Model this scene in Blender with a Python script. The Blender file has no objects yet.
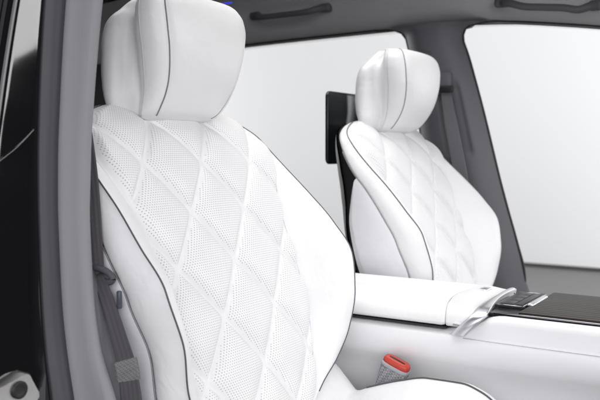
import bpy, math
import numpy as np
from mathutils import Vector
sc = bpy.context.scene
R = math.radians

# ------------------------------------------------------------------ camera, world, lamps, exposure
cam = bpy.data.objects.new('camera', bpy.data.cameras.new('camera'))
sc.collection.objects.link(cam)
sc.camera = cam
cam.location = (.843, -1.295, 1.184)
cam.rotation_euler = (R(90 - 3.45), 0, R(32.65))
cam.data.sensor_width = 36
cam.data.lens = 47.04
cam.data.clip_start = .02
cam.data.clip_end = 200
cam.data.dof.use_dof = True
cam.data.dof.focus_distance = 1.18
cam.data.dof.aperture_fstop = 7.5

w = bpy.data.worlds.new('World')
sc.world = w
w.use_nodes = True
bg = w.node_tree.nodes['Background']
bg.inputs[0].default_value = (.97, .98, 1, 1)
bg.inputs[1].default_value = .07
sc.view_settings.view_transform = 'Standard'
sc.view_settings.look = 'None'
sc.view_settings.exposure = -.10
sc.view_settings.gamma = 1


def softbox(name, loc, target, sx, sy, power, col=(1, 1, 1)):
    l = bpy.data.lights.new(name, 'AREA')
    l.shape = 'RECTANGLE'
    l.size, l.size_y = sx, sy
    l.energy = power
    l.color = col
    o = bpy.data.objects.new(name, l)
    o.location = loc
    o.rotation_euler = (Vector(target) - Vector(loc)).to_track_quat('-Z', 'Y').to_euler()
    sc.collection.objects.link(o)
    return o


softbox('softbox_front', (3.3, .78, 1.93), (.15, -.2, 1.15), 1.8, 1.0, 42, (1, .99, .985))
softbox('softbox_overhead', (-.15, -.25, 3.2), (-.15, -.15, 0), 3.2, 2.2, 90, (1, .99, .985))
softbox('softbox_side', (2.9, -2.7, 1.75), (.1, -.2, 1.05), 2.6, 2.0, 71, (.965, .965, 1))
softbox('softbox_fill', (.9, -3.4, 1.8), (.1, -.2, 1.0), 2.4, 2.0, 34, (.96, .96, 1))
softbox('backdrop_lamp', (-1, 2.6, 4.6), (-1.5, 6.9, .4), 7, 1.6, 205, (.97, .98, 1))
softbox('backdrop_lamp', (3.2, 4.6, 1.3), (-2.5, 6.9, .9), 1.2, 2.0, 160, (.97, .98, 1))
softbox('backdrop_lamp', (-10.5, 4.2, 1.3), (-4, 6.9, .9), 1.6, 2.2, 395, (.97, .98, 1))

# ------------------------------------------------------------------ helpers
C = sc.collection


def empty(name, loc, label=None, cat=None, group=None):
    o = bpy.data.objects.new(name, None)
    o.empty_display_size = .05
    o.location = loc
    C.objects.link(o)
    if label:
        o['label'] = label
    if cat:
        o['category'] = cat
    if group:
        o['group'] = group
    return o


class MB:
    """collects vertices and faces of one mesh; off is taken away from every vertex"""

    def __init__(self, off=(0, 0, 0)):
        self.v, self.f, self.off = [], [], np.array(off, float)
        self.uv = None
        self.att = None

    def grid(self, P, close_u=False, flip=False):
        P = np.asarray(P, float)
        n, m = P.shape[:2]
        b = len(self.v)
        self.v += [tuple(p) for p in P.reshape(-1, 3)]
        mm = m if close_u else m - 1
        for i in range(n - 1):
            for j in range(mm):
                q = (b + i * m + j, b + i * m + (j + 1) % m, b + (i + 1) * m + (j + 1) % m, b + (i + 1) * m + j)
                self.f.append(q[::-1] if flip else q)
        return b

    def cap(self, b, m, flip=False):
        f = tuple(range(b, b + m))
        self.f.append(f[::-1] if flip else f)

    def tube(self, pts, r, seg=8, caps=True):
        pts = np.asarray(pts, float)
        rr = np.broadcast_to(np.asarray(r, float), (len(pts),))
        t = np.gradient(pts, axis=0)
        t /= np.linalg.norm(t, axis=1)[:, None] + 1e-12
        ref = np.array([0, 0, 1.]) if abs(t[0][2]) < .9 else np.array([1., 0, 0])
        rows = []
        nrm = np.cross(t[0], ref)
        nrm /= np.linalg.norm(nrm)
        for i in range(len(pts)):
            nrm = nrm - t[i] * (nrm @ t[i])
            nrm /= np.linalg.norm(nrm)
            bn = np.cross(t[i], nrm)
            rows.append([pts[i] + rr[i] * (math.cos(a) * nrm + math.sin(a) * bn)
                         for a in np.linspace(0, 2 * math.pi, seg, endpoint=False)])
        b = self.grid(rows, True)
        if caps:
            self.cap(b, seg, True)
            self.cap(b + (len(pts) - 1) * seg, seg)

    def loft(self, rings, caps=True):
        b = self.grid(rings, True)
        m = len(rings[0])
        if caps:
            self.cap(b, m, True)
            self.cap(b + (len(rings) - 1) * m, m)

    def rbox(self, c, size, r=.005, seg=3, M=None):
        """box with rounded edges: stack of rounded rectangles in z"""
        hx, hy, hz = [s / 2 for s in size]
        r = min(r, hx * .98, hy * .98, hz * .98)
        rings = []
        for sgn in (-1, 1):
            for k in range(seg + 1):
                a = (k / seg) * math.pi / 2
                if sgn < 0:
                    z, ins = -hz + r * (1 - math.sin(a)), r * (1 - math.cos(math.pi / 2 - (math.pi / 2 - a)))
                    ins = r * (1 - math.sin(a)) if False else r - r * math.sin(a)
                    z = -hz + r - r * math.cos(a)
                else:
                    ins = r - r * math.cos(a)
                    z = hz - r + r * math.sin(a)
                ring = []
                for (qx, qy, a0) in ((1, 1, 0), (-1, 1, 90), (-1, -1, 180), (1, -1, 270)):
                    for j in range(seg + 1):
                        t = R(a0 + 90 * j / seg)
                        ring.append((qx * (hx - r) + (r - ins) * math.cos(t), qy * (hy - r) + (r - ins) * math.sin(t), z))
                rings.append(ring)
        rings = np.array(rings)
        if M is not None:
            rings = rings @ np.array(M).T
        self.loft(rings + np.array(c))

    def build(self, name, mat, parent=None, smooth=True, auto=None):
        me = bpy.data.meshes.new(name)
        vs = np.array(self.v) - self.off
        me.from_pydata([tuple(p) for p in vs], [], self.f)
        if self.uv is not None:
            uvl = me.uv_layers.new(name='seat')
            li = np.empty(len(me.loops), int)
            me.loops.foreach_get('vertex_index', li)
            uvl.data.foreach_set('uv', np.asarray(self.uv, float)[li].ravel())
        if self.att is not None:
            a = me.attributes.new('perf', 'FLOAT', 'POINT')
            a.data.foreach_set('value', np.asarray(self.att, float))
        me.polygons.foreach_set('use_smooth', [smooth] * len(me.polygons))
        me.materials.append(mat)
        me.update()
        if auto:
            me.set_sharp_from_angle(angle=R(auto))
        o = bpy.data.objects.new(name, me)
        C.objects.link(o)
        if parent:
            o.parent = parent
        return o


def pchip(xs, ys):
    xs, ys = np.array(xs, float), np.array(ys, float)
    if xs[0] > xs[-1]:
        xs, ys = xs[::-1], ys[::-1]
    h = np.diff(xs)
    d = np.diff(ys) / h
    m = np.zeros(len(xs))
    m[0], m[-1] = d[0], d[-1]
    for i in range(1, len(xs) - 1):
        if d[i - 1] * d[i] > 0:
            w1, w2 = 2 * h[i] + h[i - 1], h[i] + 2 * h[i - 1]
            m[i] = (w1 + w2) / (w1 / d[i - 1] + w2 / d[i])

    def f(x):
        x = np.clip(np.asarray(x, float), xs[0], xs[-1])
        i = np.clip(np.searchsorted(xs, x) - 1, 0, len(xs) - 2)
        t = (x - xs[i]) / h[i]
        return ((1 + 2 * t) * (1 - t) ** 2 * ys[i] + t * (1 - t) ** 2 * h[i] * m[i]
                + t * t * (3 - 2 * t) * ys[i + 1] + t * t * (t - 1) * h[i] * m[i + 1])
    return f


def smooth_path(pts, n=40):
    pts = np.array(pts, float)
    u = np.concatenate([[0], np.cumsum(np.linalg.norm(np.diff(pts, axis=0), axis=1))])
    t = np.linspace(0, u[-1], n)
    return np.stack([pchip(u, pts[:, k])(t) for k in range(pts.shape[1])], 1)


def sstep(a, b, x):
    t = np.clip((x - a) / (b - a), 0, 1)
    return t * t * (3 - 2 * t)


# ------------------------------------------------------------------ materials
def mat(name, col, rough=.5, metal=0, coat=0, spec=.5, bump=None, vary=0., vscale=8., soft=False):
    m = bpy.data.materials.new(name)
    m.use_nodes = True
    nt = m.node_tree
    b = nt.nodes['Principled BSDF']
    b.inputs['Base Color'].default_value = (*col, 1)
    b.inputs['Roughness'].default_value = rough
    b.inputs['Metallic'].default_value = metal
    b.inputs['Coat Weight'].default_value = coat
    b.inputs['Coat Roughness'].default_value = .03
    b.inputs['Specular IOR Level'].default_value = spec
    tc = nt.nodes.new('ShaderNodeTexCoord')
    if vary:
        n = nt.nodes.new('ShaderNodeTexNoise')
        n.inputs['Scale'].default_value = vscale
        n.inputs['Detail'].default_value = 5
        nt.links.new(tc.outputs['Object'], n.inputs['Vector'])
        mx = nt.nodes.new('ShaderNodeMixRGB')
        mx.inputs[1].default_value = (*[c * (1 - vary) for c in col], 1)
        mx.inputs[2].default_value = (*[min(1, c * (1 + vary)) for c in col], 1)
        nt.links.new(n.outputs['Fac'], mx.inputs[0])
        nt.links.new(mx.outputs[0], b.inputs['Base Color'])
        mr = nt.nodes.new('ShaderNodeMapRange')
        mr.inputs['To Min'].default_value = rough * .88
        mr.inputs['To Max'].default_value = min(1, rough * 1.12)
        nt.links.new(n.outputs['Fac'], mr.inputs['Value'])
        nt.links.new(mr.outputs[0], b.inputs['Roughness'])
    if bump:
        kind, scale, dist, stren = bump
        if kind == 'voronoi':
            t = nt.nodes.new('ShaderNodeTexVoronoi')
            t.inputs['Scale'].default_value = scale
            out = t.outputs['Distance']
        else:
            t = nt.nodes.new('ShaderNodeTexNoise')
            t.inputs['Scale'].default_value = scale
            t.inputs['Detail'].default_value = 4
            out = t.outputs['Fac']
        nt.links.new(tc.outputs['Object'], t.inputs['Vector'])
        bp = nt.nodes.new('ShaderNodeBump')
        bp.inputs['Strength'].default_value = stren
        bp.inputs['Distance'].default_value = dist
        nt.links.new(out, bp.inputs['Height'])
        nt.links.new(bp.outputs[0], b.inputs['Normal'])
        if soft:
            n2 = nt.nodes.new('ShaderNodeTexNoise')
            n2.inputs['Scale'].default_value = 26
            n2.inputs['Detail'].default_value = 2
            n2.inputs['Distortion'].default_value = .8
            nt.links.new(tc.outputs['Object'], n2.inputs['Vector'])
            b2 = nt.nodes.new('ShaderNodeBump')
            b2.inputs['Strength'].default_value = .5
            b2.inputs['Distance'].default_value = .0035
            nt.links.new(n2.outputs['Fac'], b2.inputs['Height'])
            nt.links.new(b2.outputs[0], bp.inputs['Normal'])
    return m


def math_node(nt, op, a, b=None, c=None):
    n = nt.nodes.new('ShaderNodeMath')
    n.operation = op
    for i, x in enumerate((a, b, c)):
        if x is None:
            continue
        if isinstance(x, (int, float)):
            n.inputs[i].default_value = x
        else:
            nt.links.new(x, n.inputs[i])
    return n.outputs[0]


WHITE = (.83, .83, .835)
leather = mat('white_leather', WHITE, .42, bump=('voronoi', 900, .0006, .10), vary=.012, vscale=5, soft=True)
leather_shaded = mat('white_leather_shaded', (.80, .797, .825), .48, bump=('voronoi', 900, .0006, .10), vary=.012, vscale=5, soft=True)  # lavender shade of the seat sides put into the white leather colour
plastic_white = mat('white_console_plastic', (.80, .80, .81), .40, bump=('voronoi', 1100, .0004, .08), vary=.012, vscale=6)
piping_mat = mat('grey_piping', (.09, .09, .10), .55, vary=.1, vscale=60)
seam_mat = mat('seam_shadow_thread', (.22, .22, .235), .6, vary=.08, vscale=80)
thread_mat = mat('pale_thread', (.62, .62, .64), .6, vary=.05, vscale=200)
shell_mat = mat('black_seat_shell', (.012, .012, .013), .42, vary=.2, vscale=20)
screen_mat = mat('black_screen', (.012, .014, .017), .22, spec=.5, vary=.1, vscale=4)
gloss_black = mat('gloss_black_paint', (.003, .003, .004), .05, coat=.7, vary=.2, vscale=3)
trim_lit = mat('pillar_trim_lit', (.245, .245, .262), .62, bump=('noise', 700, .0006, .25), vary=.04, vscale=9)  # pillar trim made lighter, studio light on the near side put into the colour
trim_dark = mat('dark_trim', (.075, .075, .083), .65, bump=('noise', 500, .0006, .25), vary=.08, vscale=10)
fabric_dark = mat('headliner_fabric', (.36, .357, .37), .9, spec=.2, bump=('noise', 900, .0008, .35), vary=.06, vscale=14)
rubber = mat('seal_rubber', (.045, .045, .052), .55, bump=('noise', 300, .0005, .2), vary=.08, vscale=10)
black_rubber = mat('black_seal', (.012, .012, .013), .5, vary=.15, vscale=25)
chrome = mat('brushed_silver', (.74, .74, .76), .30, metal=1, vary=.05, vscale=40)
dark_chrome = mat('dark_chrome', (.35, .35, .37), .2, metal=1, vary=.05, vscale=40)
steel = mat('galvanised_steel', (.62, .61, .60), .33, metal=1, bump=('noise', 120, .0006, .25), vary=.10, vscale=35)
red = mat('red_button', (.50, .045, .026), .38, vary=.05, vscale=60)
black_gloss_panel = mat('gloss_black_panel', (.01, .01, .011), .22, spec=.2, vary=.1, vscale=6)
key_mat = mat('dark_key', (.03, .03, .033), .35, spec=.25, vary=.1, vscale=30)
carpet = mat('dark_carpet', (.03, .03, .032), .95, bump=('noise', 400, .002, .6), vary=.3, vscale=80)
brown_wood = mat('brown_studio_wall', (.17, .145, .13), .6, vary=.2, vscale=3)


def webbing(name, col):
    m = mat(name, col, .75)
    nt = m.node_tree
    b = nt.nodes['Principled BSDF']
    tc = nt.nodes.new('ShaderNodeUVMap')
    sp = nt.nodes.new('ShaderNodeSeparateXYZ')
    nt.links.new(tc.outputs[0], sp.inputs[0])
    u = math_node(nt, 'SINE', math_node(nt, 'MULTIPLY', sp.outputs[0], 2 * math.pi / .0052))
    v = math_node(nt, 'SINE', math_node(nt, 'ADD', math_node(nt, 'MULTIPLY', sp.outputs[1], 2 * math.pi / .003),
                                        math_node(nt, 'MULTIPLY', sp.outputs[0], 900)))
    h = math_node(nt, 'ADD', u, math_node(nt, 'MULTIPLY', v, .4))
    bp = nt.nodes.new('ShaderNodeBump')
    bp.inputs['Strength'].default_value = .25
    bp.inputs['Distance'].default_value = .0006
    nt.links.new(h, bp.inputs['Height'])
    nt.links.new(bp.outputs[0], b.inputs['Normal'])
    mr = nt.nodes.new('ShaderNodeMapRange')
    mr.inputs['From Min'].default_value = -1.4
    mr.inputs['From Max'].default_value = 1.4
    mr.inputs['To Min'].default_value = .9
    mr.inputs['To Max'].default_value = 1.1
    nt.links.new(h, mr.inputs['Value'])
    mx = nt.nodes.new('ShaderNodeMixRGB')
    mx.blend_type = 'MULTIPLY'
    mx.inputs[0].default_value = 1
    mx.inputs[1].default_value = (*col, 1)
    nt.links.new(mr.outputs[0], mx.inputs[2])
    nt.links.new(mx.outputs[0], b.inputs['Base Color'])
    return m


belt_mat = webbing('belt_webbing', (.062, .058, .064))
belt_mat_far = webbing('belt_webbing_grey', (.12, .115, .125))


def weave(name, c0, c1, p):
    m = mat(name, c0, .5)
    nt = m.node_tree
    b = nt.nodes['Principled BSDF']
    tc = nt.nodes.new('ShaderNodeTexCoord')
    ch = nt.nodes.new('ShaderNodeTexChecker')
    ch.inputs['Scale'].default_value = 1 / p
    ch.inputs[1].default_value = (*c0, 1)
    ch.inputs[2].default_value = (*c1, 1)
    mp = nt.nodes.new('ShaderNodeMapping')
    mp.inputs['Rotation'].default_value = (.3, .2, R(40))
    nt.links.new(tc.outputs['Object'], mp.inputs[0])
    nt.links.new(mp.outputs[0], ch.inputs['Vector'])
    nt.links.new(ch.outputs['Color'], b.inputs['Base Color'])
    return m


stalk_mat = weave('woven_grey_stalk', (.16, .16, .17), (.30, .30, .32), .0034)


def perforated():
    m = mat('perforated_white_leather', WHITE, .45)
    nt = m.node_tree
    b = nt.nodes['Principled BSDF']
    uv = nt.nodes.new('ShaderNodeUVMap')
    sp = nt.nodes.new('ShaderNodeSeparateXYZ')
    nt.links.new(uv.outputs[0], sp.inputs[0])
    P = .0040
    y = math_node(nt, 'DIVIDE', sp.outputs[1], P * .86)
    row = math_node(nt, 'FLOOR', y)
    odd = math_node(nt, 'MULTIPLY', math_node(nt, 'MODULO', row, 2.0), .5)
    x = math_node(nt, 'ADD', math_node(nt, 'DIVIDE', sp.outputs[0], P), odd)
    fx = math_node(nt, 'SUBTRACT', math_node(nt, 'FRACT', x), .5)
    fy = math_node(nt, 'MULTIPLY', math_node(nt, 'SUBTRACT', math_node(nt, 'FRACT', y), .5), .86)
    d = math_node(nt, 'SQRT', math_node(nt, 'ADD', math_node(nt, 'MULTIPLY', fx, fx), math_node(nt, 'MULTIPLY', fy, fy)))
    mr = nt.nodes.new('ShaderNodeMapRange')
    mr.interpolation_type = 'SMOOTHSTEP'
    mr.inputs['From Min'].default_value = .13
    mr.inputs['From Max'].default_value = .23
    mr.inputs['To Min'].default_value = 1
    mr.inputs['To Max'].default_value = 0
    nt.links.new(d, mr.inputs['Value'])
    at = nt.nodes.new('ShaderNodeAttribute')
    at.attribute_name = 'perf'
    mk = math_node(nt, 'MULTIPLY', mr.outputs[0], math_node(nt, 'GREATER_THAN', at.outputs['Fac'], .5))
    mx = nt.nodes.new('ShaderNodeMixRGB')
    mx.inputs[1].default_value = (*WHITE, 1)
    mx.inputs[2].default_value = (.42, .42, .43, 1)
    nt.links.new(mk, mx.inputs[0])
    nt.links.new(mx.outputs[0], b.inputs['Base Color'])
    tc = nt.nodes.new('ShaderNodeTexCoord')
    vo = nt.nodes.new('ShaderNodeTexVoronoi')
    vo.inputs['Scale'].default_value = 900
    nt.links.new(tc.outputs['Object'], vo.inputs['Vector'])
    h = math_node(nt, 'SUBTRACT', math_node(nt, 'MULTIPLY', vo.outputs['Distance'], .12), mk)
    bp = nt.nodes.new('ShaderNodeBump')
    bp.inputs['Strength'].default_value = .35
    bp.inputs['Distance'].default_value = .0008
    nt.links.new(h, bp.inputs['Height'])
    nt.links.new(bp.outputs[0], b.inputs['Normal'])
    return m


perf_mat = perforated()


def wood_stripes():
    m = mat('dark_striped_wood', (.05, .04, .038), .42, spec=.08)
    nt = m.node_tree
    b = nt.nodes['Principled BSDF']
    tc = nt.nodes.new('ShaderNodeTexCoord')
    sp = nt.nodes.new('ShaderNodeSeparateXYZ')
    nt.links.new(tc.outputs['Object'], sp.inputs[0])
    f = math_node(nt, 'FRACT', math_node(nt, 'DIVIDE', sp.outputs[1], .0145))
    line = math_node(nt, 'LESS_THAN', math_node(nt, 'ABSOLUTE', math_node(nt, 'SUBTRACT', f, .5)), .075)
    mp = nt.nodes.new('ShaderNodeMapping')
    mp.inputs['Scale'].default_value = (9, 140, 40)
    nt.links.new(tc.outputs['Object'], mp.inputs[0])
    n = nt.nodes.new('ShaderNodeTexNoise')
    n.inputs['Scale'].default_value = 1
    n.inputs['Detail'].default_value = 6
    nt.links.new(mp.outputs[0], n.inputs['Vector'])
    cr = nt.nodes.new('ShaderNodeValToRGB')
    cr.color_ramp.elements[0].position = .3
    cr.color_ramp.elements[1].position = .75
    cr.color_ramp.elements[0].color = (.022, .017, .016, 1)
    cr.color_ramp.elements[1].color = (.055, .044, .041, 1)
    nt.links.new(n.outputs['Fac'], cr.inputs[0])
    mx = nt.nodes.new('ShaderNodeMixRGB')
    nt.links.new(line, mx.inputs[0])
    nt.links.new(cr.outputs[0], mx.inputs[1])
    mx.inputs[2].default_value = (.12, .108, .104, 1)
    nt.links.new(mx.outputs[0], b.inputs['Base Color'])
    return m


wood = wood_stripes()
floor_mat = mat('concrete_floor', (.17, .165, .16), .5, bump=('noise', 30, .002, .2), vary=.18, vscale=1.6)
wall_mat = mat('white_backdrop_paint', (.86, .86, .86), .9, spec=.2, bump=('noise', 20, .001, .1), vary=.008, vscale=.7)
skirt_mat = mat('grey_skirting', (.06, .06, .06), .6, vary=.1, vscale=4)

# ------------------------------------------------------------------ setting: studio floor and white wall
m = MB()
m.grid([[(-16, -9, 0), (12, -9, 0)], [(-16, 6.86, 0), (12, 6.86, 0)]], flip=True)
o = m.build('floor', floor_mat)
o['kind'] = 'structure'
m = MB()
m.rbox((-2, 6.96, 3), (28, .2, 6), .02)
o = m.build('studio_wall', wall_mat, auto=40)
o['label'] = 'plain white studio wall behind the car windows'
o['category'] = 'wall'
m = MB()
m.rbox((-2, 6.85, .018), (28, .02, .036), .006)
s_ = m.build('skirting', skirt_mat, o, auto=40)

# ------------------------------------------------------------------ car body
car = empty('car', (0, 0, .3), 'dark car cabin shell with grey pillars, charcoal headliner and black door jamb', 'car')
OFF = (0, 0, .3)
zedge = pchip([-1.5, -1.1, -.69, -.31, -.073, .05, .189, .30, .43, .7, 1.0],
              [1.44, 1.495, 1.520, 1.527, 1.529, 1.528, 1.521, 1.507, 1.487, 1.43, 1.34])


def rail_profile(x, sgn):
    e = float(zedge(x))
    k = (e - 1.34) / .187
    return [(x, sgn * .715, e - .004), (x, sgn * .690, e + .001), (x, sgn * .672, e + .010), (x, sgn * .655, e + .030), (x, sgn * .638, e + .058),
            (x, sgn * .612, e + .092), (x, sgn * .56, e + .122), (x, sgn * .45, e + .142), (x, sgn * .25, e + .152), (x, 0, e + .155)]


for sgn in (1, -1):
    rows = []
    for x in np.linspace(-1.45, .85, 70):
        rows.append(rail_profile(x, sgn)[:-2])
    m = MB(OFF)
    m.grid(rows, flip=sgn < 0)
    m.build('headliner', fabric_dark, car)
glass = bpy.data.materials.new('roof_glass')
glass.use_nodes = True
gn = glass.node_tree
gn.nodes.remove(gn.nodes['Principled BSDF'])
g1, g2, g3 = gn.nodes.new('ShaderNodeBsdfTransparent'), gn.nodes.new('ShaderNodeBsdfGlossy'), gn.nodes.new('ShaderNodeMixShader')
g1.inputs[0].default_value = (.93, .94, .94, 1)
g2.inputs['Roughness'].default_value = .02
g3.inputs[0].default_value = .07
gn.links.new(g1.outputs[0], g3.inputs[1])
gn.links.new(g2.outputs[0], g3.inputs[2])
gn.links.new(g3.outputs[0], gn.nodes['Material Output'].inputs[0])
m = MB(OFF)
m.grid([[(x, y, float(zedge(x)) + .158 - .010 * (y / .45) ** 2) for y in np.linspace(-.47, .47, 15)] for x in np.linspace(-1.3, .80, 30)])
m.build('glass_roof', glass, car)
rows2 = []
for x in np.linspace(-1.5, .9, 50):
    a = [(x, .718, float(zedge(x)) - .006), (x, .76, float(zedge(x)) - .005), (x, .75, float(zedge(x)) + .05), (x, .70, float(zedge(x)) + .12), (x, .55, float(zedge(x)) + .165), (x, .455, float(zedge(x)) + .165)]
    rows2.append(a)
for sgn in (1, -1):
    m = MB(OFF)
    m.grid([[(p[0], sgn * p[1], p[2]) for p in r_] for r_ in rows2], flip=sgn > 0)
    m.build('roof_rail', gloss_black, car)
# seam between roof rail trim and pillar trim shows by itself; dark rubber lips round the openings
fr_x = pchip([.85, .903, 1.087, 1.322, 1.45, 1.485, 1.505, 1.516, 1.521], [.245, .233, .182, .125, .091, .081, .086, .104, .150])
re_x = pchip([.85, .95, 1.1, 1.25, 1.397, 1.466, 1.499, 1.517, 1.526], [.02, .0, -.03, -.050, -.061, -.076, -.083, -.104, -.150])
yb = pchip([.5, .9, 1.2, 1.4, 1.53], [.705, .70, .685, .668, .650])


def pillar(sgn, name, mt, zlo=.55, zhi=1.523, nz=120):
    rows = []
    for z in np.linspace(zlo, zhi, nz):
        zz = max(z, .85)
        xr, xf = float(re_x(zz)), float(fr_x(zz))
        if z < .85:
            xr -= (.85 - z) * .5
            xf += (.85 - z) * .35
        y0 = float(yb(z))
        row = [(xr + .02, y0 + .12, z)]
        for u in np.linspace(0, 1, 41):
            q = abs(2 * u - 1)
            dip = .008 * float(sstep(.40, .46, np.array(u)) * sstep(.80, .74, np.array(u)) * sstep(1.17, 1.19, np.array(z)) * sstep(1.375, 1.355, np.array(z)))
            row.append((xr + (xf - xr) * u, y0 + .030 * q ** 3 - .012 * (1 - q ** 2) + dip, z))
        row.append((xf - .075, y0 + .12, z))
        rows.append([(p[0], sgn * p[1], p[2]) for p in row])
    m = MB(OFF)
    m.grid(rows, flip=sgn < 0)
    return m.build(name, mt, car)


trim_shaded = mat('pillar_trim_shaded', (.115, .115, .128), .6, bump=('noise', 700, .0006, .25), vary=.05, vscale=9)  # darker copy of the pillar trim, cabin shade painted into its colour
pf = pillar(1, 'pillar_trim', trim_shaded)
# airbag badge frame on the pillar, belt guide slot
m = MB(OFF)


def py(x, z):
    zz = z
    xr, xf = float(re_x(zz)), float(fr_x(zz))
    q = abs(2 * (x - xr) / (xf - xr) - 1)
    return float(yb(z)) + .030 * q ** 3 - .012 * (1 - q ** 2)


def on_pillar(x, z, lift=.002):
    return (x, py(x, z) - lift, z)


m.tube([(x, float(yb(1.52)) - .004 + .02 * ((x - .0) / .1) ** 4, 1.5205 + .0 * x) for x in np.linspace(-.085, .10, 24)], .0013, 6)
m.build('trim_gap', black_rubber, pf)
m = MB(OFF)
bx, bz = -.005, 1.445
loop = [on_pillar(bx + dx, bz + dz) for dx, dz in ((-.013, -.008), (.013, -.008), (.013, .008), (-.013, .008), (-.013, -.008))]
m.tube(loop, .0009, 5)
m.build('badge', mat('badge_grey', (.16, .16, .18), .5), pf)
m = MB(OFF)
path = smooth_path([(float(fr_x(z)) + .0004, float(yb(z)) + .0305, z) for z in list(np.linspace(.7, 1.45, 10)) + [1.468, 1.483, 1.495, 1.504, 1.511, 1.5165, 1.5195]] +
                   [(.17, .690, 1.521)] + [(x, .694, float(zedge(x)) - .002) for x in np.linspace(.2, .85, 10)], 90)
m.tube(path, .0028, 8)
m.build('weather_seal', black_rubber, car)
m = MB(OFF)
path = smooth_path([(float(re_x(max(z, .85))) - .0004, float(yb(z)) + .0305, z) for z in list(np.linspace(.7, 1.44, 10)) + [1.462, 1.48, 1.494, 1.504, 1.512, 1.518, 1.522]] +
                   [(-.17, .694, 1.525)] + [(x, .694, float(zedge(x)) - .002) for x in np.linspace(-.2, -1.1, 10)], 90)
m.tube(path, .0028, 8)
m.build('weather_seal', black_rubber, car)
# far C pillar and rear bulkhead, dark
m = MB(OFF)
rows = []
for z in np.linspace(.5, 1.49, 12):
    k = (z - .5) / .99
    x1 = -.98 - .12 * k
    rows.append([(x1 + .004, .79, z), (x1, .70 - .04 * k, z), (x1 - .10, .675 - .04 * k, z), (x1 - .42, .64 - .05 * k, z)])
m.grid(rows, flip=True)
m.build('rear_pillar_trim', mat('rear_dark_trim', (.028, .028, .031), .7, vary=.15, vscale=9), car)
m = MB(OFF)
m.rbox((-1.36, 0, .98), (.06, 1.40, .98), .02)
m.build('rear_bulkhead', mat('rear_black_trim', (.012, .012, .013), .7, vary=.2, vscale=6), car, auto=40)
m = MB(OFF)
m.rbox((-.25, 0, .44), (2.3, 1.5, .06), .02)
m.build('floor_pan', carpet, car, auto=40)
for sgn in (1, -1):
    m = MB(OFF)
    m.rbox((-.25, sgn * .77, .46), (2.3, .14, .16), .03)
    m.build('door_sill', gloss_black, car, auto=50)


# grab handles on the far roof rail
def grab(x0, x1, z0, z1):
    e = empty('grab_handle', (0, 0, 0))
    bpy.context.view_layer.update()
    y = .607
    m = MB(OFF)
    pts = [(x0, y + .028, z0 + .004), (x0 + .012, y + .004, z0), (x0 + .035, y - .012, z0 - .008)] + \
          [(x0 + (x1 - x0) * t, y - .016, z0 + (z1 - z0) * t - .010) for t in (.3, .5, .7)] + \
          [(x1 - .035, y - .012, z1 - .008), (x1 - .012, y + .004, z1), (x1, y + .028, z1 + .004)]
    p = smooth_path(pts, 36)
    rad = .0085 + .0035 * np.abs(np.linspace(-1, 1, 36)) ** 4
    m.tube(p, rad, 10)
    bpy.data.objects.remove(e)
    h = m.build('grab_handle', trim_dark, car)
    for x, z in ((x0, z0), (x1, z1)):
        m = MB(OFF)
        m.rbox((x, y + .022, z + .004), (.040, .022, .024), .008)
        m.build('mount', trim_dark, h)
    return h


grab(-.545, -.305, 1.588, 1.588)
grab(.205, .43, 1.551, 1.522)
# blue ambient light strip along the headliner edge
m = MB(OFF)
m.tube([(x, .585, float(zedge(x)) + .110) for x in np.linspace(-1.1, -.60, 20)], .0025, 8)
lm = mat('blue_light', (.02, .03, .6), .4)
lm.node_tree.nodes['Principled BSDF'].inputs['Emission Color'].default_value = (.02, .03, 1, 1)
lm.node_tree.nodes['Principled BSDF'].inputs['Emission Strength'].default_value = 2.2
m.build('ambient_light_strip', lm, car)

# near pillar: trim, seal and glossy black jamb with its striker
NZ = [.80, .89, .95, 1.005, 1.07, 1.127, 1.19, 1.247, 1.31, 1.366, 1.45, 1.53]
tip = pchip(NZ, [(x) for x in (.205, .185, .158, .146, .138, .1335, .1335, .137, .143, .1495, .158, .165)])   # inboard front edge at Y = ti_y
ti_y = pchip([.8, 1.0, 1.2, 1.4, 1.53], [-.660, -.655, -.645, -.636, -.625])
cor = pchip(NZ, [(x) for x in (.160, .142, .128, .119, .113, .109, .108, .110, .113, .117, .123, .13)])       # trim to seal edge
co_y = pchip([.8, 1.0, 1.2, 1.4, 1.53], [-.683, -.678, -.670, -.660, -.650])
jam = pchip(NZ, [(x) for x in (.150, .134, .123, .116, .111, .107, .105, .106, .109, .113, .119, .125)])       # seal to jamb edge
ja_y = pchip([.8, 1.0, 1.2, 1.4, 1.53], [-.708, -.703, -.695, -.686, -.676])
zs = np.linspace(.55, 1.53, 70)
rows, rows_s, rows_j, rows_o = [], [], [], []
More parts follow.
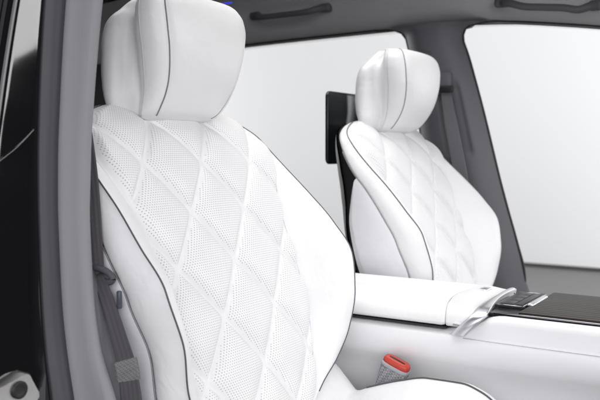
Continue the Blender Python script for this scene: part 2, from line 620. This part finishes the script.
for z in zs:
    t, ty, c, cy, j, jy = [float(f(max(z, .8))) for f in (tip, ti_y, cor, co_y, jam, ja_y)]
    prof = [(-.10, ty - .03), (-.06, ty + .004), (.0, ty + .010), (t - .05, ty + .012), (t - .022, ty + .010), (t - .006, ty + .005), (t, ty - .002),
            (t - .001, ty - .008), (t + (c - t) * .45, ty + (cy - ty) * .55 - .0005), (c + .003, cy + .004), (c - .002, cy - .001), (c - .012, cy - .002)]
    rows.append([(*p, z) for p in prof])
    mx_, my_ = (c + j) / 2, (cy + jy) / 2
    a = np.linspace(-1, 1, 9)
    rows_s.append([(c - .010, cy + .001, z)] + [(mx_ + (j - c) / 2 * q + .006 * (1 - q * q) - .003, my_ + (jy - cy) / 2 * q, z) for q in a] + [(j - .012, jy, z)])
    ye = float(np.interp(z, [.55, .85, 1.0, 1.21, 1.353, 1.53], [-.83, -.815, -.79, -.746, -.7225, -.690]))
    rows_j.append([(j - .012, jy + .002, z), (j - .0052, jy - .001, z), (j - .0048, jy - .003, z)] +
                  [(j - .0048 - .004 * q, jy - .003 + (ye - jy + .003) * q, z) for q in (.2, .4, .6, .8, .96)] +
                  [(j - .0105, ye - .0012, z), (j - .016, ye - .0022, z), (j - .06, ye - .003, z)])
    rows_o.append([(j - .050, ye + .010, z), (j - .030, ye - .004, z), (j - .030, ye - .010, z), (j - .036, ye - .018, z), (j - .07, ye - .045, z), (j - .16, ye - .075, z), (j - .9, ye - .10, z)])
for rr_, nm, mt in ((rows, 'pillar_trim', trim_lit), (rows_s, 'weather_seal', rubber), (rows_j, 'door_jamb', gloss_black), (rows_o, 'rear_door', gloss_black)):
    m = MB(OFF)
    P_ = np.array(rr_)
    # resample the profile finely with a smooth curve
    P2 = []
    for r_ in P_:
        P2.append(smooth_path(r_, 40) if nm != 'door_jamb' else r_)
    m.grid(P2, flip=True)
    ob = m.build(nm, mt, car)
    if nm == 'door_jamb':
        jamb = ob
        ob['label'] = 'glossy black painted door jamb'

m = MB(OFF)
rows = []
for z in np.linspace(.55, 1.14, 40):
    k = float(1 - sstep(1.0, 1.10, np.array(z)))
    f = float(pchip([.55, .80, .89, .96, 1.03, 1.08, 1.15], [.21, .185, .168, .150, .128, .108, .085])(z))
    y = -.634 + .006 * k
    rows.append([(-.06, y - .03, z), (-.02, y + .002, z), (f - .03, y + .004, z), (f - .008, y + .003, z), (f, y - .004, z), (f + .001, y - .014, z), (f - .01, y - .03, z)])
m.grid([smooth_path(r_, 30) for r_ in rows], flip=True)
m.build('lower_pillar_trim', trim_shaded, car)

m = MB(OFF)
m.tube(smooth_path([(.0985, -.7490, 1.1735), (.0990, -.722, 1.1915), (.1003, -.7000, 1.211)], 40), np.linspace(.0018, .0009, 40), 8)
m.build('panel_crease', gloss_black, jamb)

# ------------------------------------------------------------------ the two front seats
REC = R(18.35)
EW = np.array([-math.sin(REC), 0, math.cos(REC)])
EN = np.array([math.cos(REC), 0, math.sin(REC)])
ES = np.array([0, 1., 0])
BASE = np.array([0, 0, .72])           # seat frame origin above the seat's own base point


def L(s, w_, n):
    s, w_, n = np.broadcast_arrays(np.asarray(s, float), np.asarray(w_, float), np.asarray(n, float))
    return BASE + s[..., None] * ES + w_[..., None] * EW + n[..., None] * EN


WT = .062
ST = [-.54, -.49, -.46, -.43, -.40, -.36, -.30, -.24, -.18, -.12, -.07, -.035, 0, .02, .035, .047, .056, .060, WT]
sB = pchip(ST, [.10, .105, .115, .140, .175, .201, .215, .228, .230, .224, .220, .216, .208, .192, .167, .138, .104, .076, .03])
nB = pchip(ST, [-.03, -.01, .0, .012, .028, .049, .073, .079, .059, .031, .004, -.014, -.030, -.040, -.047, -.053, -.059, -.063, -.067])
sA = pchip(ST, [.13, .14, .152, .180, .205, .220, .224, .237, .240, .236, .232, .226, .214, .197, .172, .143, .109, .08, .032])
nA = pchip(ST, [-.06, -.05, -.04, -.02, .0, .010, .022, .022, .010, -.010, -.032, -.043, -.052, -.058, -.063, -.067, -.071, -.074, -.077])
sQ = pchip(ST, [.10, .105, .110, .126, .138, .150, .163, .165, .164, .172, .190, .200, .190, .176, .158, .135, .105, .078, .025])
nQ = pchip(ST, [-.034, -.016, -.006, .002, .006, .009, .010, .010, .008, .004, -.002, -.011, -.026, -.036, -.044, -.051, -.058, -.062, -.0665])
nC = pchip(ST, [-.02, -.004, .004, .010, .014, .017, .017, .014, .010, .006, .001, -.006, -.018, -.029, -.038, -.046, -.054, -.059, -.0655])
sR = pchip(ST, [.13, .14, .15, .19, .205, .214, .216, .226, .230, .228, .224, .216, .202, .187, .169, .146, .116, .088, .03])
nR = pchip(ST, [-.10, -.10, -.10, -.10, -.10, -.10, -.10, -.095, -.085, -.070, -.064, -.064, -.067, -.071, -.075, -.078, -.080, -.081, -.082])
nK = pchip(ST, [-.12, -.12, -.125, -.13, -.135, -.14, -.14, -.14, -.135, -.128, -.120, -.116, -.112, -.109, -.105, -.100, -.094, -.090, -.085])


def wsamples(n, lo=-.54):
    a = np.linspace(lo, 0, n)
    th = np.linspace(0, math.pi / 2, n // 4)[1:]
    return np.concatenate([a, WT * np.sin(th)])


LINE_S, LINE_W, W0 = .062, .078, -.052


def quilt_relief(s, w_):
    a = (s / LINE_S + (w_ - W0) / LINE_W) / 2
    b = (s / LINE_S - (w_ - W0) / LINE_W) / 2
    da, db = np.abs(a - np.round(a)), np.abs(b - np.round(b))
    k = 2 * LINE_S * LINE_W / math.hypot(LINE_S, LINE_W)      # metres between parallel lines
    return da * k, db * k


def make_seat(label):
    root = empty('car_seat', (.06, -.375, .5), label, 'car seat', 'white front seats of the car')
    # --- centre quilted panel
    W = wsamples(230)
    T = np.linspace(-1, 1, 190)
    WW, TT = np.meshgrid(W, T, indexing='ij')
    S = TT * sQ(WW)
    N = nC(WW) + (nQ(WW) - nC(WW)) * np.abs(TT) ** 2.2
    da, db = quilt_relief(S, WW)
    dm = np.minimum(da, db)
    edge = (1 - np.abs(TT)) * sQ(WW)
    fade = sstep(0, .016, edge)
    px, pz = np.clip((da - .0025) / .030, 0, 1), np.clip((db - .0025) / .030, 0, 1)
    pil = np.sqrt(1 - (1 - px) ** 2) * np.sqrt(1 - (1 - pz) ** 2)
    rib = .0010 * np.exp(-(dm / .0022) ** 2)
    N = N + fade * (.0130 * pil + rib) - .003 * (1 - sstep(0, .006, edge))
    m = MB()
    m.grid(L(S, WW, N), flip=True)
    arc = np.concatenate([[0], np.cumsum(np.hypot(np.diff(W), np.diff(nC(W))))])
    m.uv = np.stack([S, np.broadcast_to(arc[:, None], S.shape)], -1).reshape(-1, 2)
    m.att = ((dm > .0046) & (edge > .007)).astype(float).ravel()
    m.build('quilted_panel', perf_mat, root)
    # --- bolsters, side panels
    W = wsamples(120)
    U = np.linspace(0, 1, 26)
    WW, UU = np.meshgrid(W, U, indexing='ij')
    for sg in (-1, 1):
        s = sQ(WW) + (sB(WW) - sQ(WW)) * UU
        n = nQ(WW) + (nB(WW) - nQ(WW)) * np.sin(UU * math.pi / 2) ** 1.25
        wid = np.hypot(sB(WW) - sQ(WW), nB(WW) - nQ(WW))
        n = n + .05 * wid * np.sin(math.pi * UU) - .003 * np.exp(-(UU * wid / .003) ** 2)
        m = MB()
        m.grid(L(sg * s, WW, n), flip=sg > 0)
        m.build('bolster', leather, root)
        wid = np.hypot(sA(WW) - sB(WW), nA(WW) - nB(WW))
        s = sB(WW) + (sA(WW) - sB(WW)) * UU + .13 * wid * np.sin(math.pi * UU)
        n = nB(WW) + (nA(WW) - nB(WW)) * UU
        s = s - .0030 * np.exp(-((1 - UU) * wid / .003) ** 2)
        m = MB()
        m.grid(L(sg * s, WW, n), flip=sg > 0)
        m.build('side_bolster', leather, root)
        wid = np.hypot(sR(WW) - sA(WW), nR(WW) - nA(WW))
        def flank(u, w_, out):
            wd_ = np.hypot(sR(w_) - sA(w_), nR(w_) - nA(w_))
            s_ = sA(w_) - .003 + (sR(w_) - sA(w_)) * u + .06 * wd_ * np.sin(math.pi * np.clip(u, 0, 1) ** .7) + out
            return L(sg * s_, w_, nA(w_) + (nR(w_) - nA(w_)) * u)
        m = MB()
        m.grid(flank(UU, WW, -.004), flip=sg > 0)
        m.build('back_shell', shell_mat, root)
        wp = np.concatenate([np.linspace(-.54, -.17, 60), -.17 + .085 * np.sin(np.linspace(0, math.pi / 2, 24))[1:]])
        W2, U2 = np.meshgrid(wp, np.linspace(0, 1, 26), indexing='ij')
        top_u = np.where(W2 < -.17, .93, .93 * np.sqrt(np.clip(1 - ((W2 + .17) / .085) ** 2, 0, 1)))
        lip = .004 * sstep(.86, 1, U2)
        m = MB()
        m.grid(flank(U2 * top_u, W2, .001 - lip), flip=sg > 0)
        m.build('side_panel', leather_shaded, root)
        # dark piping along the crest, finer seam where the side bolster ends
        w1 = np.concatenate([np.linspace(-.44, 0, 80), WT * np.sin(np.linspace(0, 1.0, 12))[1:]])
        m = MB()
        m.tube(L(sg * (sB(w1) + .0002), w1, nB(w1) + .0003), .0012, 6)
        m.build('piping', piping_mat, root)
        w1 = np.linspace(-.44, -.02, 80)
        m = MB()
        m.tube(L(sg * (sA(w1) - .0022), w1, nA(w1) - .0012), .0010, 6)
        m.build('seam', seam_mat, root)
        w1 = np.concatenate([np.linspace(-.46, 0, 70), WT * np.sin(np.linspace(0, .8, 9))[1:]])
        m = MB()
        m.tube(L(sg * (sQ(w1) + .001), w1, nQ(w1) - .0022), .0009, 5)
        m.build('stitch_line', thread_mat, root)
    # --- black back shell
    U = np.linspace(-1, 1, 31)
    WW, UU = np.meshgrid(W, U, indexing='ij')
    q = np.abs(UU) ** 4
    m = MB()
    m.grid(L(UU * sR(WW), WW, nK(WW) + (nR(WW) - nK(WW)) * q))
    m.build('back_shell', shell_mat, root)
    # --- headrest
    hr_o = np.array([.019, -.004])
    ta = R(12)
    tw, tn = math.cos(ta), math.sin(ta)

    def Hh(s, t, f):
        return L(s, hr_o[0] + t * tw - f * tn, hr_o[1] + t * tn + f * tw)
    HT = [0, .006, .015, .029, .050, .077, .104, .131, .152, .166, .175, .180]
    F = pchip(HT, [-.006, .009, .021, .035, .050, .061, .067, .069, .066, .059, .047, .026])
    K = pchip([0, .004, .010, .018, .03, .06, .09, .115, .135, .150, .162, .171, .177, .180],
              [.66, .735, .772, .792, .815, .88, .943, .99, 1.012, 1.0, .955, .885, .795, .69])
    KL = pchip([0, .005, .012, .022, .035, .06, .10, .120, .132, .142, .150, .158, .167, .180],
               [.68, .84, .93, .98, 1.0, 1.0, 1.0, 1.0, .985, .945, .88, .79, .71, .56])
    D = pchip(HT, [.050, .072, .088, .105, .125, .136, .138, .132, .120, .102, .080, .052])
    prof_s = np.array([0, .03, .06, .079, .0865, .0885, .094, .103, .109, .112, .110, .1035, .0990, .1015, .112, .1200, .1225, .118, .105, .07, .03, 0])
    prof_f = np.array([0, -.001, -.0035, -.0075, -.0115, -.0150, -.0165, -.022, -.032, -.045, -.054, -.063, -.071, -.079, -.086, -.094, -.103, -.113, -.124, -.132, -.135, -.136]) / .136
    PS = smooth_path(np.stack([prof_s, prof_f * .136], 1), 70)
    ps = np.concatenate([-PS[::-1, 0][:-1], PS[:-1, 0]])
    pf_ = np.concatenate([PS[::-1, 1][:-1], PS[:-1, 1]]) / .136
    ps, pf_ = ps[1:], pf_[1:]
    ps = ps.copy()
    rings = []
    tt = .180 * (1 - np.cos(np.linspace(.12, math.pi - .12, 60))) / 2
    for t in tt:
        f = float(F(t)) + pf_ * float(D(t))
        wl = sstep(.060 / .136, .078 / .136, -pf_)
        rings.append(Hh(ps * (float(K(t)) * (1 - wl) + float(KL(t)) * wl), np.full_like(ps, t), f))
    # close the ends with shrinking rings
    def shrink(ring, k, dt):
        c = ring.mean(0)
        return c + (ring - c) * k + dt * (tw * EW + tn * EN)
    r0, r1 = rings[0], rings[-1]
    lo = [shrink(r0, k, -d) for k, d in ((.05, .0035), (.5, .0033), (.8, .0025), (.93, .0012))]
    hi = [shrink(r1, k, d) for k, d in ((.93, .0012), (.8, .0028), (.5, .0042), (.05, .005))]
    m = MB()
    m.loft(np.array(lo + rings + hi))
    hr = m.build('headrest', leather, root)
    for sg in (-1, 1):
        t = np.linspace(.0025, .176, 60)
        m = MB()
        m.tube(Hh(sg * .0882 * K(t), t, F(t) - .0150 / .136 * D(t) + .0003), .0012, 6)
        m.build('seam', piping_mat if False else seam_mat, hr)
        m = MB()
        m.tube(Hh(sg * .1121 * K(t), t, F(t) - .0455 / .136 * D(t)), .0008, 5)
        m.build('stitch_line', thread_mat, hr)
    # two posts
    for sg in (-1, 1):
        m = MB()
        m.tube(L([sg * .05] * 2, [.0, .05], [-.075, -.065]), .006, 10)
        m.build('headrest_post', dark_chrome, root)
    # --- cushion
    cx = np.linspace(.03, .52, 90)
    crest = pchip([.0, .13, .185, .21, .235, .265, .32, .365, .42, .45, .475, .50, .52], [.845, .842, .836, .815, .794, .806, .825, .836, .837, .829, .813, .775, .70])
    mid = pchip([.0, .15, .3, .42, .48, .52], [.765, .770, .782, .785, .765, .70])
    yy = [(-.235, -.20), (-.236, -.10), (-.228, -.035), (-.212, -.006), (-.195, 0), (-.178, -.004), (-.155, -.016)]
    rows = []
    for x in cx:
        c, mm = float(crest(x)), float(mid(x))
        half = [(y, c + d) for y, d in yy] + [(-.125, c * .35 + mm * .65), (-.08, mm + .003), (-.04, mm + .004), (0, mm + .005)]
        pr_ = half + [(-y, z) for y, z in half[::-1][1:]]
        rows.append([(x - .06, y, z - .5) for y, z in smooth_path(pr_, 80)])
    m = MB()
    m.grid(rows, flip=False)
    cu = m.build('cushion', leather, root)
    for sg in (-1, 1):
        xs = np.linspace(.26, .50, 50)
        m = MB()
        m.tube([(x - .06, sg * .190, float(crest(x)) - .5 + .0006) for x in xs], .0013, 6)
        m.build('piping', piping_mat, cu)
    m = MB()
    m.rbox((.21, 0, .10), (.44, .40, .16), .03)
    m.build('seat_base', shell_mat, root)
    return root


def copy_tree(o, parent=None):
    c = o.copy()
    C.objects.link(c)
    c.parent = parent
    for ch in [k for k in bpy.data.objects if k.parent == o]:
        copy_tree(ch, c)
    return c


seat = make_seat('large quilted white leather front seat nearest the open door, beside the grey pillar')
seat2 = copy_tree(seat)
seat2.location = (.06, .375, .5)
for ch in seat2.children:          # the far headrest stands a notch lower
    if ch.name.startswith('headrest') and 'post' not in ch.name:
        ch.scale = (1.05, 1.05, 1.0)
        ch.location = (.010, .010, .0)
seat2['label'] = 'quilted white front seat on the far side, behind the armrest, before the black screen'

# ------------------------------------------------------------------ centre console
con = empty('centre_console', (.4, 0, .45), 'white centre console with padded armrest, silver trim and dark striped wood top', 'console')
CO = (.4, 0, .45)


def extrude_x(mb, prof, xs, fn=None):
    rows = []
    for x in xs:
        rows.append([(x, y, z) for y, z in (fn(x) if fn else prof)])
    b = mb.grid(rows, True)
    mm = len(rows[0])
    mb.cap(b, mm, True)
    mb.cap(b + (len(xs) - 1) * mm, mm)


def mirror_prof(h):
    return h + [(-y, z) for y, z in h[::-1]]


# lower body: bulging sides with a crease under the armrest gap
def body_prof(x):
    k = float(sstep(.36, .46, np.array(x)))
    top = .899 + .030 * k
    h = [(-.085, .50), (-.098, .70), (-.104, .800), (-.110, .832), (-.1245, .846), (-.131, .862), (-.130, .884), (-.1265, .891 - .001), (-.1235, .8965),
         (-.1215, top - .012), (-.119, top - .004), (-.112, top)]
    return mirror_prof(h)


m = MB(CO)
extrude_x(m, None, np.concatenate([np.linspace(-.28, .34, 12), np.linspace(.35, .47, 13), np.linspace(.5, 1.15, 14)]), body_prof)
m.build('console_body', plastic_white, con)
# a thin seam line along the side
m = MB(CO)
m.tube([(x, -.1262, .8915) for x in np.linspace(.40, 1.14, 20)], .0008, 5)
m.build('seam', thread_mat, con)
# black gap below armrest
m = MB(CO)
m.rbox((.040, 0, .9025), (.655, .2390, .0036), .0012)
m.build('shadow_gap', black_rubber, con)


def arm_prof(x, top=.942, w_=.124, bot=.9055, r=.029):
    h = [(-w_ + .010, bot), (-w_ + .003, bot + .002), (-w_, bot + .007)]
    zc = top - r
    for a in np.linspace(0, math.pi / 2, 9):
        h.append((-w_ + r - r * math.cos(a) * 1.0, zc + (r - .002) * math.sin(a)))
    h.append((-.05, top - .0008))
    h.append((-.0, top))
    return h + [(-y, z) for y, z in h[::-1][1:]]


# split armrest: padded lid and its end cap, divided by a slanting seam
def slant(y):
    return .0


m = MB(CO)
rows = []
for x in np.concatenate([[-.272, -.27, -.262], np.linspace(-.25, .30, 20), np.linspace(.31, .3435, 8), [.345]]):
    e = min(1, max(0, (.345 - x) / .003)) if x > .34 else min(1, (x + .275) / .02)
    ins = .0025 * (1 - e)
    pr_ = [(y * (1 - ins / .12), .925 + (z - .925) * (1 - ins / .02)) for y, z in arm_prof(x)]
    rows.append([(x + .022 * max(0, -y - .03) / .09 * sstep(.25, .345, np.array(x)), y, z) for y, z in pr_])
b_ = m.grid(rows, True)
mm_ = len(rows[0])
m.cap(b_, mm_, True)
m.cap(b_ + (len(rows) - 1) * mm_, mm_)
m.build('armrest', leather, con)
m = MB(CO)
rows = []
for x in [.3462, .3475, .350] + list(np.linspace(.355, .404, 10)):
    e = min(1, (x - .3455) / .003)
    ins = .0022 * (1 - e)
    top = .942 - .004 * sstep(.36, .40, np.array(x))
    pr_ = [(y * (1 - ins / .12), .925 + (z - .925) * (1 - ins / .02)) for y, z in arm_prof(x, top=float(top))]
    kx = (x - .346) / .052
    rows.append([(x + .022 * max(0, -y - .03) / .09 - .028 * kx * sstep(.10, .122, np.array(-y)) * (.94 - z) / .04, y, z) for y, z in pr_])
b_ = m.grid(rows, True)
m.cap(b_, mm_, True)
m.cap(b_ + (len(rows) - 1) * mm_, mm_)
m.build('armrest_end', plastic_white, con)
# silver trim strip over the end of the armrest
m = MB(CO)
P_ = smooth_path([(.405, .118, .934), (.4085, .094, .9395), (.411, .046, .9407), (.415, -.01, .9408), (.4205, -.068, .9403), (.4240, -.098, .9388),
                  (.4245, -.114, .9345), (.421, -.1255, .9272), (.412, -.1302, .917), (.402, -.1320, .907), (.3925, -.1324, .8965)], 90)
T_ = np.gradient(P_, axis=0)
T_ /= np.linalg.norm(T_, axis=1)[:, None]
PH = sstep(-.085, -.128, P_[:, 1]) * math.pi / 2
WD = .0042 + .0075 * sstep(.02, -.14, P_[:, 1])
PH = np.convolve(np.pad(PH, 10, mode='edge'), np.ones(21) / 21, 'valid')
rows = []
for p, t, ph, wh in zip(P_, T_, PH, WD):
    nn = np.array([.15, -math.sin(ph), math.cos(ph)])
    nn = nn - t * (nn @ t)
    nn /= np.linalg.norm(nn)
    wd = np.array([1., 0, 0])
    rows.append([p + wd * a * wh + nn * h for a, h in ((-1, -.006), (-1, -.0004), (-.9, .0008), (-.4, .0013), (.3, .0011), (.85, .0002), (1, -.001), (1, -.008))])
m.grid(rows, flip=True)
m.build('trim_strip', chrome, con)
m = MB(CO)
m.rbox((.372, .052, .9405), (.016, .030, .004), .0018)
m.build('release_button', chrome, con)
# glossy black deck with control pad, then striped wood lid
m = MB(CO)
m.rbox((.79, .006, .9285), (.72, .214, .006), .002)
m.build('deck', black_gloss_panel, con, auto=40)
m = MB(CO)
m.rbox((.81, .006, .9335), (.665, .205, .007), .0028)
m.build('wood_lid', wood, con, auto=40)
m = MB(CO)
m.rbox((.447, .022, .9330), (.050, .135, .005), .002)
pad = m.build('control_pad', key_mat, con, auto=40)
m = MB(CO)
for (a0, b0, a1, b1) in ((.4235, -.0445, .4705, -.0445), (.4705, -.0445, .4705, .088), (.4235, .088, .4705, .088)):
    m.tube([(a0, b0, .9352), (a1, b1, .9352)], .0012, 6)
m.build('rim', dark_chrome, pad)
for k in range(4):
    m = MB(CO)
    m.rbox((.440, -.021 + k * .030, .9358), (.022, .0292, .0010), .0004)
    m.build('key', key_mat, pad, auto=40)
m = MB(CO)
m.rbox((.460, .022, .9358), (.011, .112, .0014), .0006)
m.build('touch_bar', key_mat, pad, auto=40)
m = MB(CO)
m.rbox((.4790, .008, .9372), (.010, .090, .006), .0028)
m.build('lid_latch', chrome, con)
# thin pale edge around the wood
m = MB(CO)
m.tube([(x, -.1005, .9325) for x in np.linspace(.44, 1.14, 10)], .0016, 6)
m.build('edge_strip', dark_chrome, con)

# ------------------------------------------------------------------ seat belt buckle
bk = empty('seat_belt_buckle', (.30, -.148, .72), 'grey woven seat belt buckle with red release button between seat and console', 'buckle')
BO = (.30, -.148, .72)
ax = np.array([.35, .0, .94])
ax /= np.linalg.norm(ax)
fx_ = np.array([.94, 0, -.35])


def ring(c, a, b, n=24, p=3.2):
    out = []
    for t in np.linspace(0, 2 * math.pi, n, endpoint=False):
        ct, st = math.cos(t), math.sin(t)
        a_, b_k = a * BS, b * BS
        out.append(c + fx_ * a_ * np.sign(ct) * abs(ct) ** (2 / p) + np.array([0, 1, 0]) * b_k * np.sign(st) * abs(st) ** (2 / p))
    return out


top_c = np.array([.297, -.150, .842])
BS = 1.12
m = MB(BO)
m.loft([ring(top_c + ax * d, a, b) for d, a, b in ((-.12, .016, .0075), (-.06, .018, .009), (-.03, .0205, .0105), (-.012, .0215, .0115), (-.010, .021, .011))])
m.build('stalk', stalk_mat, bk)
m = MB(BO)
m.loft([ring(top_c + ax * d, a, b) for d, a, b in ((-.0105, .0205, .011), (-.0098, .0222, .0122), (-.006, .0222, .0122), (-.004, .0212, .0112))])
m.build('collar', mat('pale_collar', (.33, .33, .35), .4, vary=.03), bk)
m = MB(BO)
m.loft([ring(top_c + ax * d, a, b) for d, a, b in ((-.005, .0205, .0106), (.002, .0205, .0106), (.005, .0190, .0095), (.0062, .0150, .0070), (.0064, .008, .003))])
m.build('release_button', red, bk)
m = MB(BO)
m.loft([ring(top_c + ax * d + np.array([0, -.0035, 0]), a, b) for d, a, b in ((.0045, .0130, .0022), (.0068, .0130, .0022))])
m.build('tongue_slot', black_rubber, bk)

# ------------------------------------------------------------------ seat belts


def strap(mb, pts, width_dir, width, thick=.0012):
    pts = smooth_path(pts, 60)
    wd = np.asarray(width_dir, float)
    rows, uv = [], []
    arc = np.concatenate([[0], np.cumsum(np.linalg.norm(np.diff(pts, axis=0), axis=1))])
    us = np.linspace(-.5, .5, 13)
    t = np.gradient(pts, axis=0)
    t /= np.linalg.norm(t, axis=1)[:, None]
    for i in range(len(pts)):
        if wd.ndim == 2:
            k = i / (len(pts) - 1) * (len(wd) - 1)
            a = int(min(k, len(wd) - 2))
            d = wd[a] + (wd[a + 1] - wd[a]) * (k - a)
        else:
            d = wd
        d = d - t[i] * (d @ t[i])
        d = d / np.linalg.norm(d)
        nn = np.cross(t[i], d)
        wv = width if np.isscalar(width) else np.interp(i / (len(pts) - 1), np.linspace(0, 1, len(width)), width)
        row = [pts[i] + d * u * wv + nn * thick for u in us] + [pts[i] + d * u * wv - nn * thick for u in us[::-1]]
        rows.append(row)
        uv += [(u * wv, arc[i]) for u in us] + [(u * wv, arc[i]) for u in us[::-1]]
    base = len(mb.v)
    mb.loft(rows)
    mb.uv = (list(mb.uv) if mb.uv is not None else []) + uv


sb = empty('seat_belt', (.16, -.66, .60), 'dark brown seat belt hanging beside the near seat in front of grey pillar', 'seat belt', 'seat belts')
SO = (.16, -.66, .60)
m = MB(SO)
strap(m, [(.045, -.600, 1.30), (.078, -.610, 1.21), (.102, -.6205, 1.14), (.115, -.627, 1.080), (.125, -.632, 1.036)], (.75, .62, 0), [.030, .026, .024, .022, .018])
strap(m, [(.125, -.632, 1.036), (.139, -.634, 1.017), (.154, -.636, .990), (.168, -.638, .962), (.180, -.639, .934), (.188, -.640, .893), (.20, -.645, .72)], (.85, .5, 0), [.014, .017, .021, .026, .028, .030, .032])
m.build('webbing', belt_mat, sb)
m = MB(SO)
ct = np.array([.130, -.630, 1.036])
loop = [ct + np.array([.95, .25, -.25]) * .0165 * math.cos(a) + np.array([.05, -.1, .95]) * .0078 * math.sin(a) for a in np.linspace(0, 2 * math.pi, 30)]
m.tube(loop, .0042, 8, caps=False)
m.build('belt_guide', trim_dark, sb)
m = MB(SO)
m.rbox((.1585, -.628, 1.008), (.006, .006, .022), .002)
m.build('clip', mat('clip_blue_grey', (.07, .075, .095), .25, vary=.1), sb)
m = MB(SO)
strap(m, [(.1772, -.6388, .940), (.1810, -.6391, .929), (.1836, -.6394, .916)], (.85, .5, 0), .0275, .0020)
lab_m = weave('belt_label', (.09, .09, .094), (.17, .17, .175), .0017)
m.build('label_patch', lab_m, sb)

sbf = empty('seat_belt', (.05, .66, 1.0), 'grey seat belt on the far pillar behind the far white headrest', 'seat belt', 'seat belts')
m = MB((.05, .66, 1.0))
strap(m, [(.046, .652, 1.358), (.060, .648, 1.29), (.080, .645, 1.20), (.098, .64, 1.12), (.12, .63, 1.0), (.14, .62, .85)], (1, .1, 0), [.026, .034, .036, .038, .040, .042])
m.build('webbing', belt_mat_far, sbf)
m = MB((.05, .66, 1.0))
m.rbox((.038, .660, 1.368), (.050, .022, .060), .010)
m.build('guide_cover', trim_shaded, sbf)
m = MB((.05, .66, 1.0))
m.rbox((.052, .645, 1.350), (.040, .010, .018), .004)
m.build('belt_slot', black_rubber, sbf)

# ------------------------------------------------------------------ tablet screen behind the far seat
tb = empty('screen', (-.10, .44, 1.16), 'black rear entertainment screen standing behind the far white headrest', 'screen')
def plate(x, cy, cz, wy, hz, r):
    out = []
    for (qy, qz, a0) in ((1, 1, 0), (-1, 1, 90), (-1, -1, 180), (1, -1, 270)):
        for k in range(9):
            a = R(a0 + 90 * k / 8)
            out.append((x, cy + qy * (wy / 2 - r) + r * math.cos(a), cz + qz * (hz / 2 - r) + r * math.sin(a)))
    return out


m = MB((-.10, .44, 1.16))
m.loft([plate(x, .418, 1.243, .250 - 2 * d, .172 - 2 * d, .014 - d) for x, d in ((-.1052, .003), (-.1048, .0012), (-.1035, 0), (-.0985, 0), (-.0970, .001), (-.0966, .003))])
m.build('casing', screen_mat, tb, auto=50)
m = MB((-.10, .44, 1.16))
m.loft([plate(x, .418, 1.243, .236, .157, .010) for x in (-.1062, -.1045)])
m.build('display', black_gloss_panel, tb, auto=40)
m = MB((-.10, .44, 1.16))
m.tube(smooth_path([(-.11, .44, 1.19), (-.115, .43, 1.14), (-.10, .41, 1.08), (-.09, .40, 1.02)], 16), .012, 10)
m.build('mounting_arm', shell_mat, tb)

# ------------------------------------------------------------------ striker plate on the near jamb
st = empty('door_striker', (.11, -.76, .90), 'pale metal door striker plate with dark round bolt on black jamb', 'striker')
TO = (.11, -.76, .90)
m = MB(TO)
sx_ = .128
pts = [(-.795, .890), (-.797, .905), (-.789, .929), (-.785, .933), (-.781, .9345), (-.749, .9435), (-.744, .9435), (-.740, .941), (-.7275, .917), (-.7275, .912), (-.731, .908)]
f0 = [(sx_ + .006, y, z) for y, z in pts]
b1 = [(sx_ - .012, y, z) for y, z in pts]
c_ = np.mean(f0, 0)
f1 = [tuple(c_ + (np.array(p) - c_) * .94 + np.array([.002, 0, 0])) for p in f0]
m.loft([b1, f0, f1])
m.build('plate', steel, st, auto=35)
m = MB(TO)
cc = np.array([sx_ + .0085, -.7560, .9275])
m.loft([[cc + np.array([d, r_ * math.cos(a), r_ * math.sin(a)]) for a in np.linspace(0, 2 * math.pi, 24, endpoint=False)] for d, r_ in ((-.004, .0098), (.002, .0098), (.0028, .0088), (.0016, .0058), (.0014, .002))])
m.build('bolt', black_rubber, st)
m = MB(TO)
m.tube(smooth_path([(sx_ + .004, -.79, .878), (sx_ + .012, -.77, .888), (sx_ + .012, -.745, .898), (sx_ + .004, -.732, .902)], 14), .004, 8)
m.build('latch_bar', steel, st)
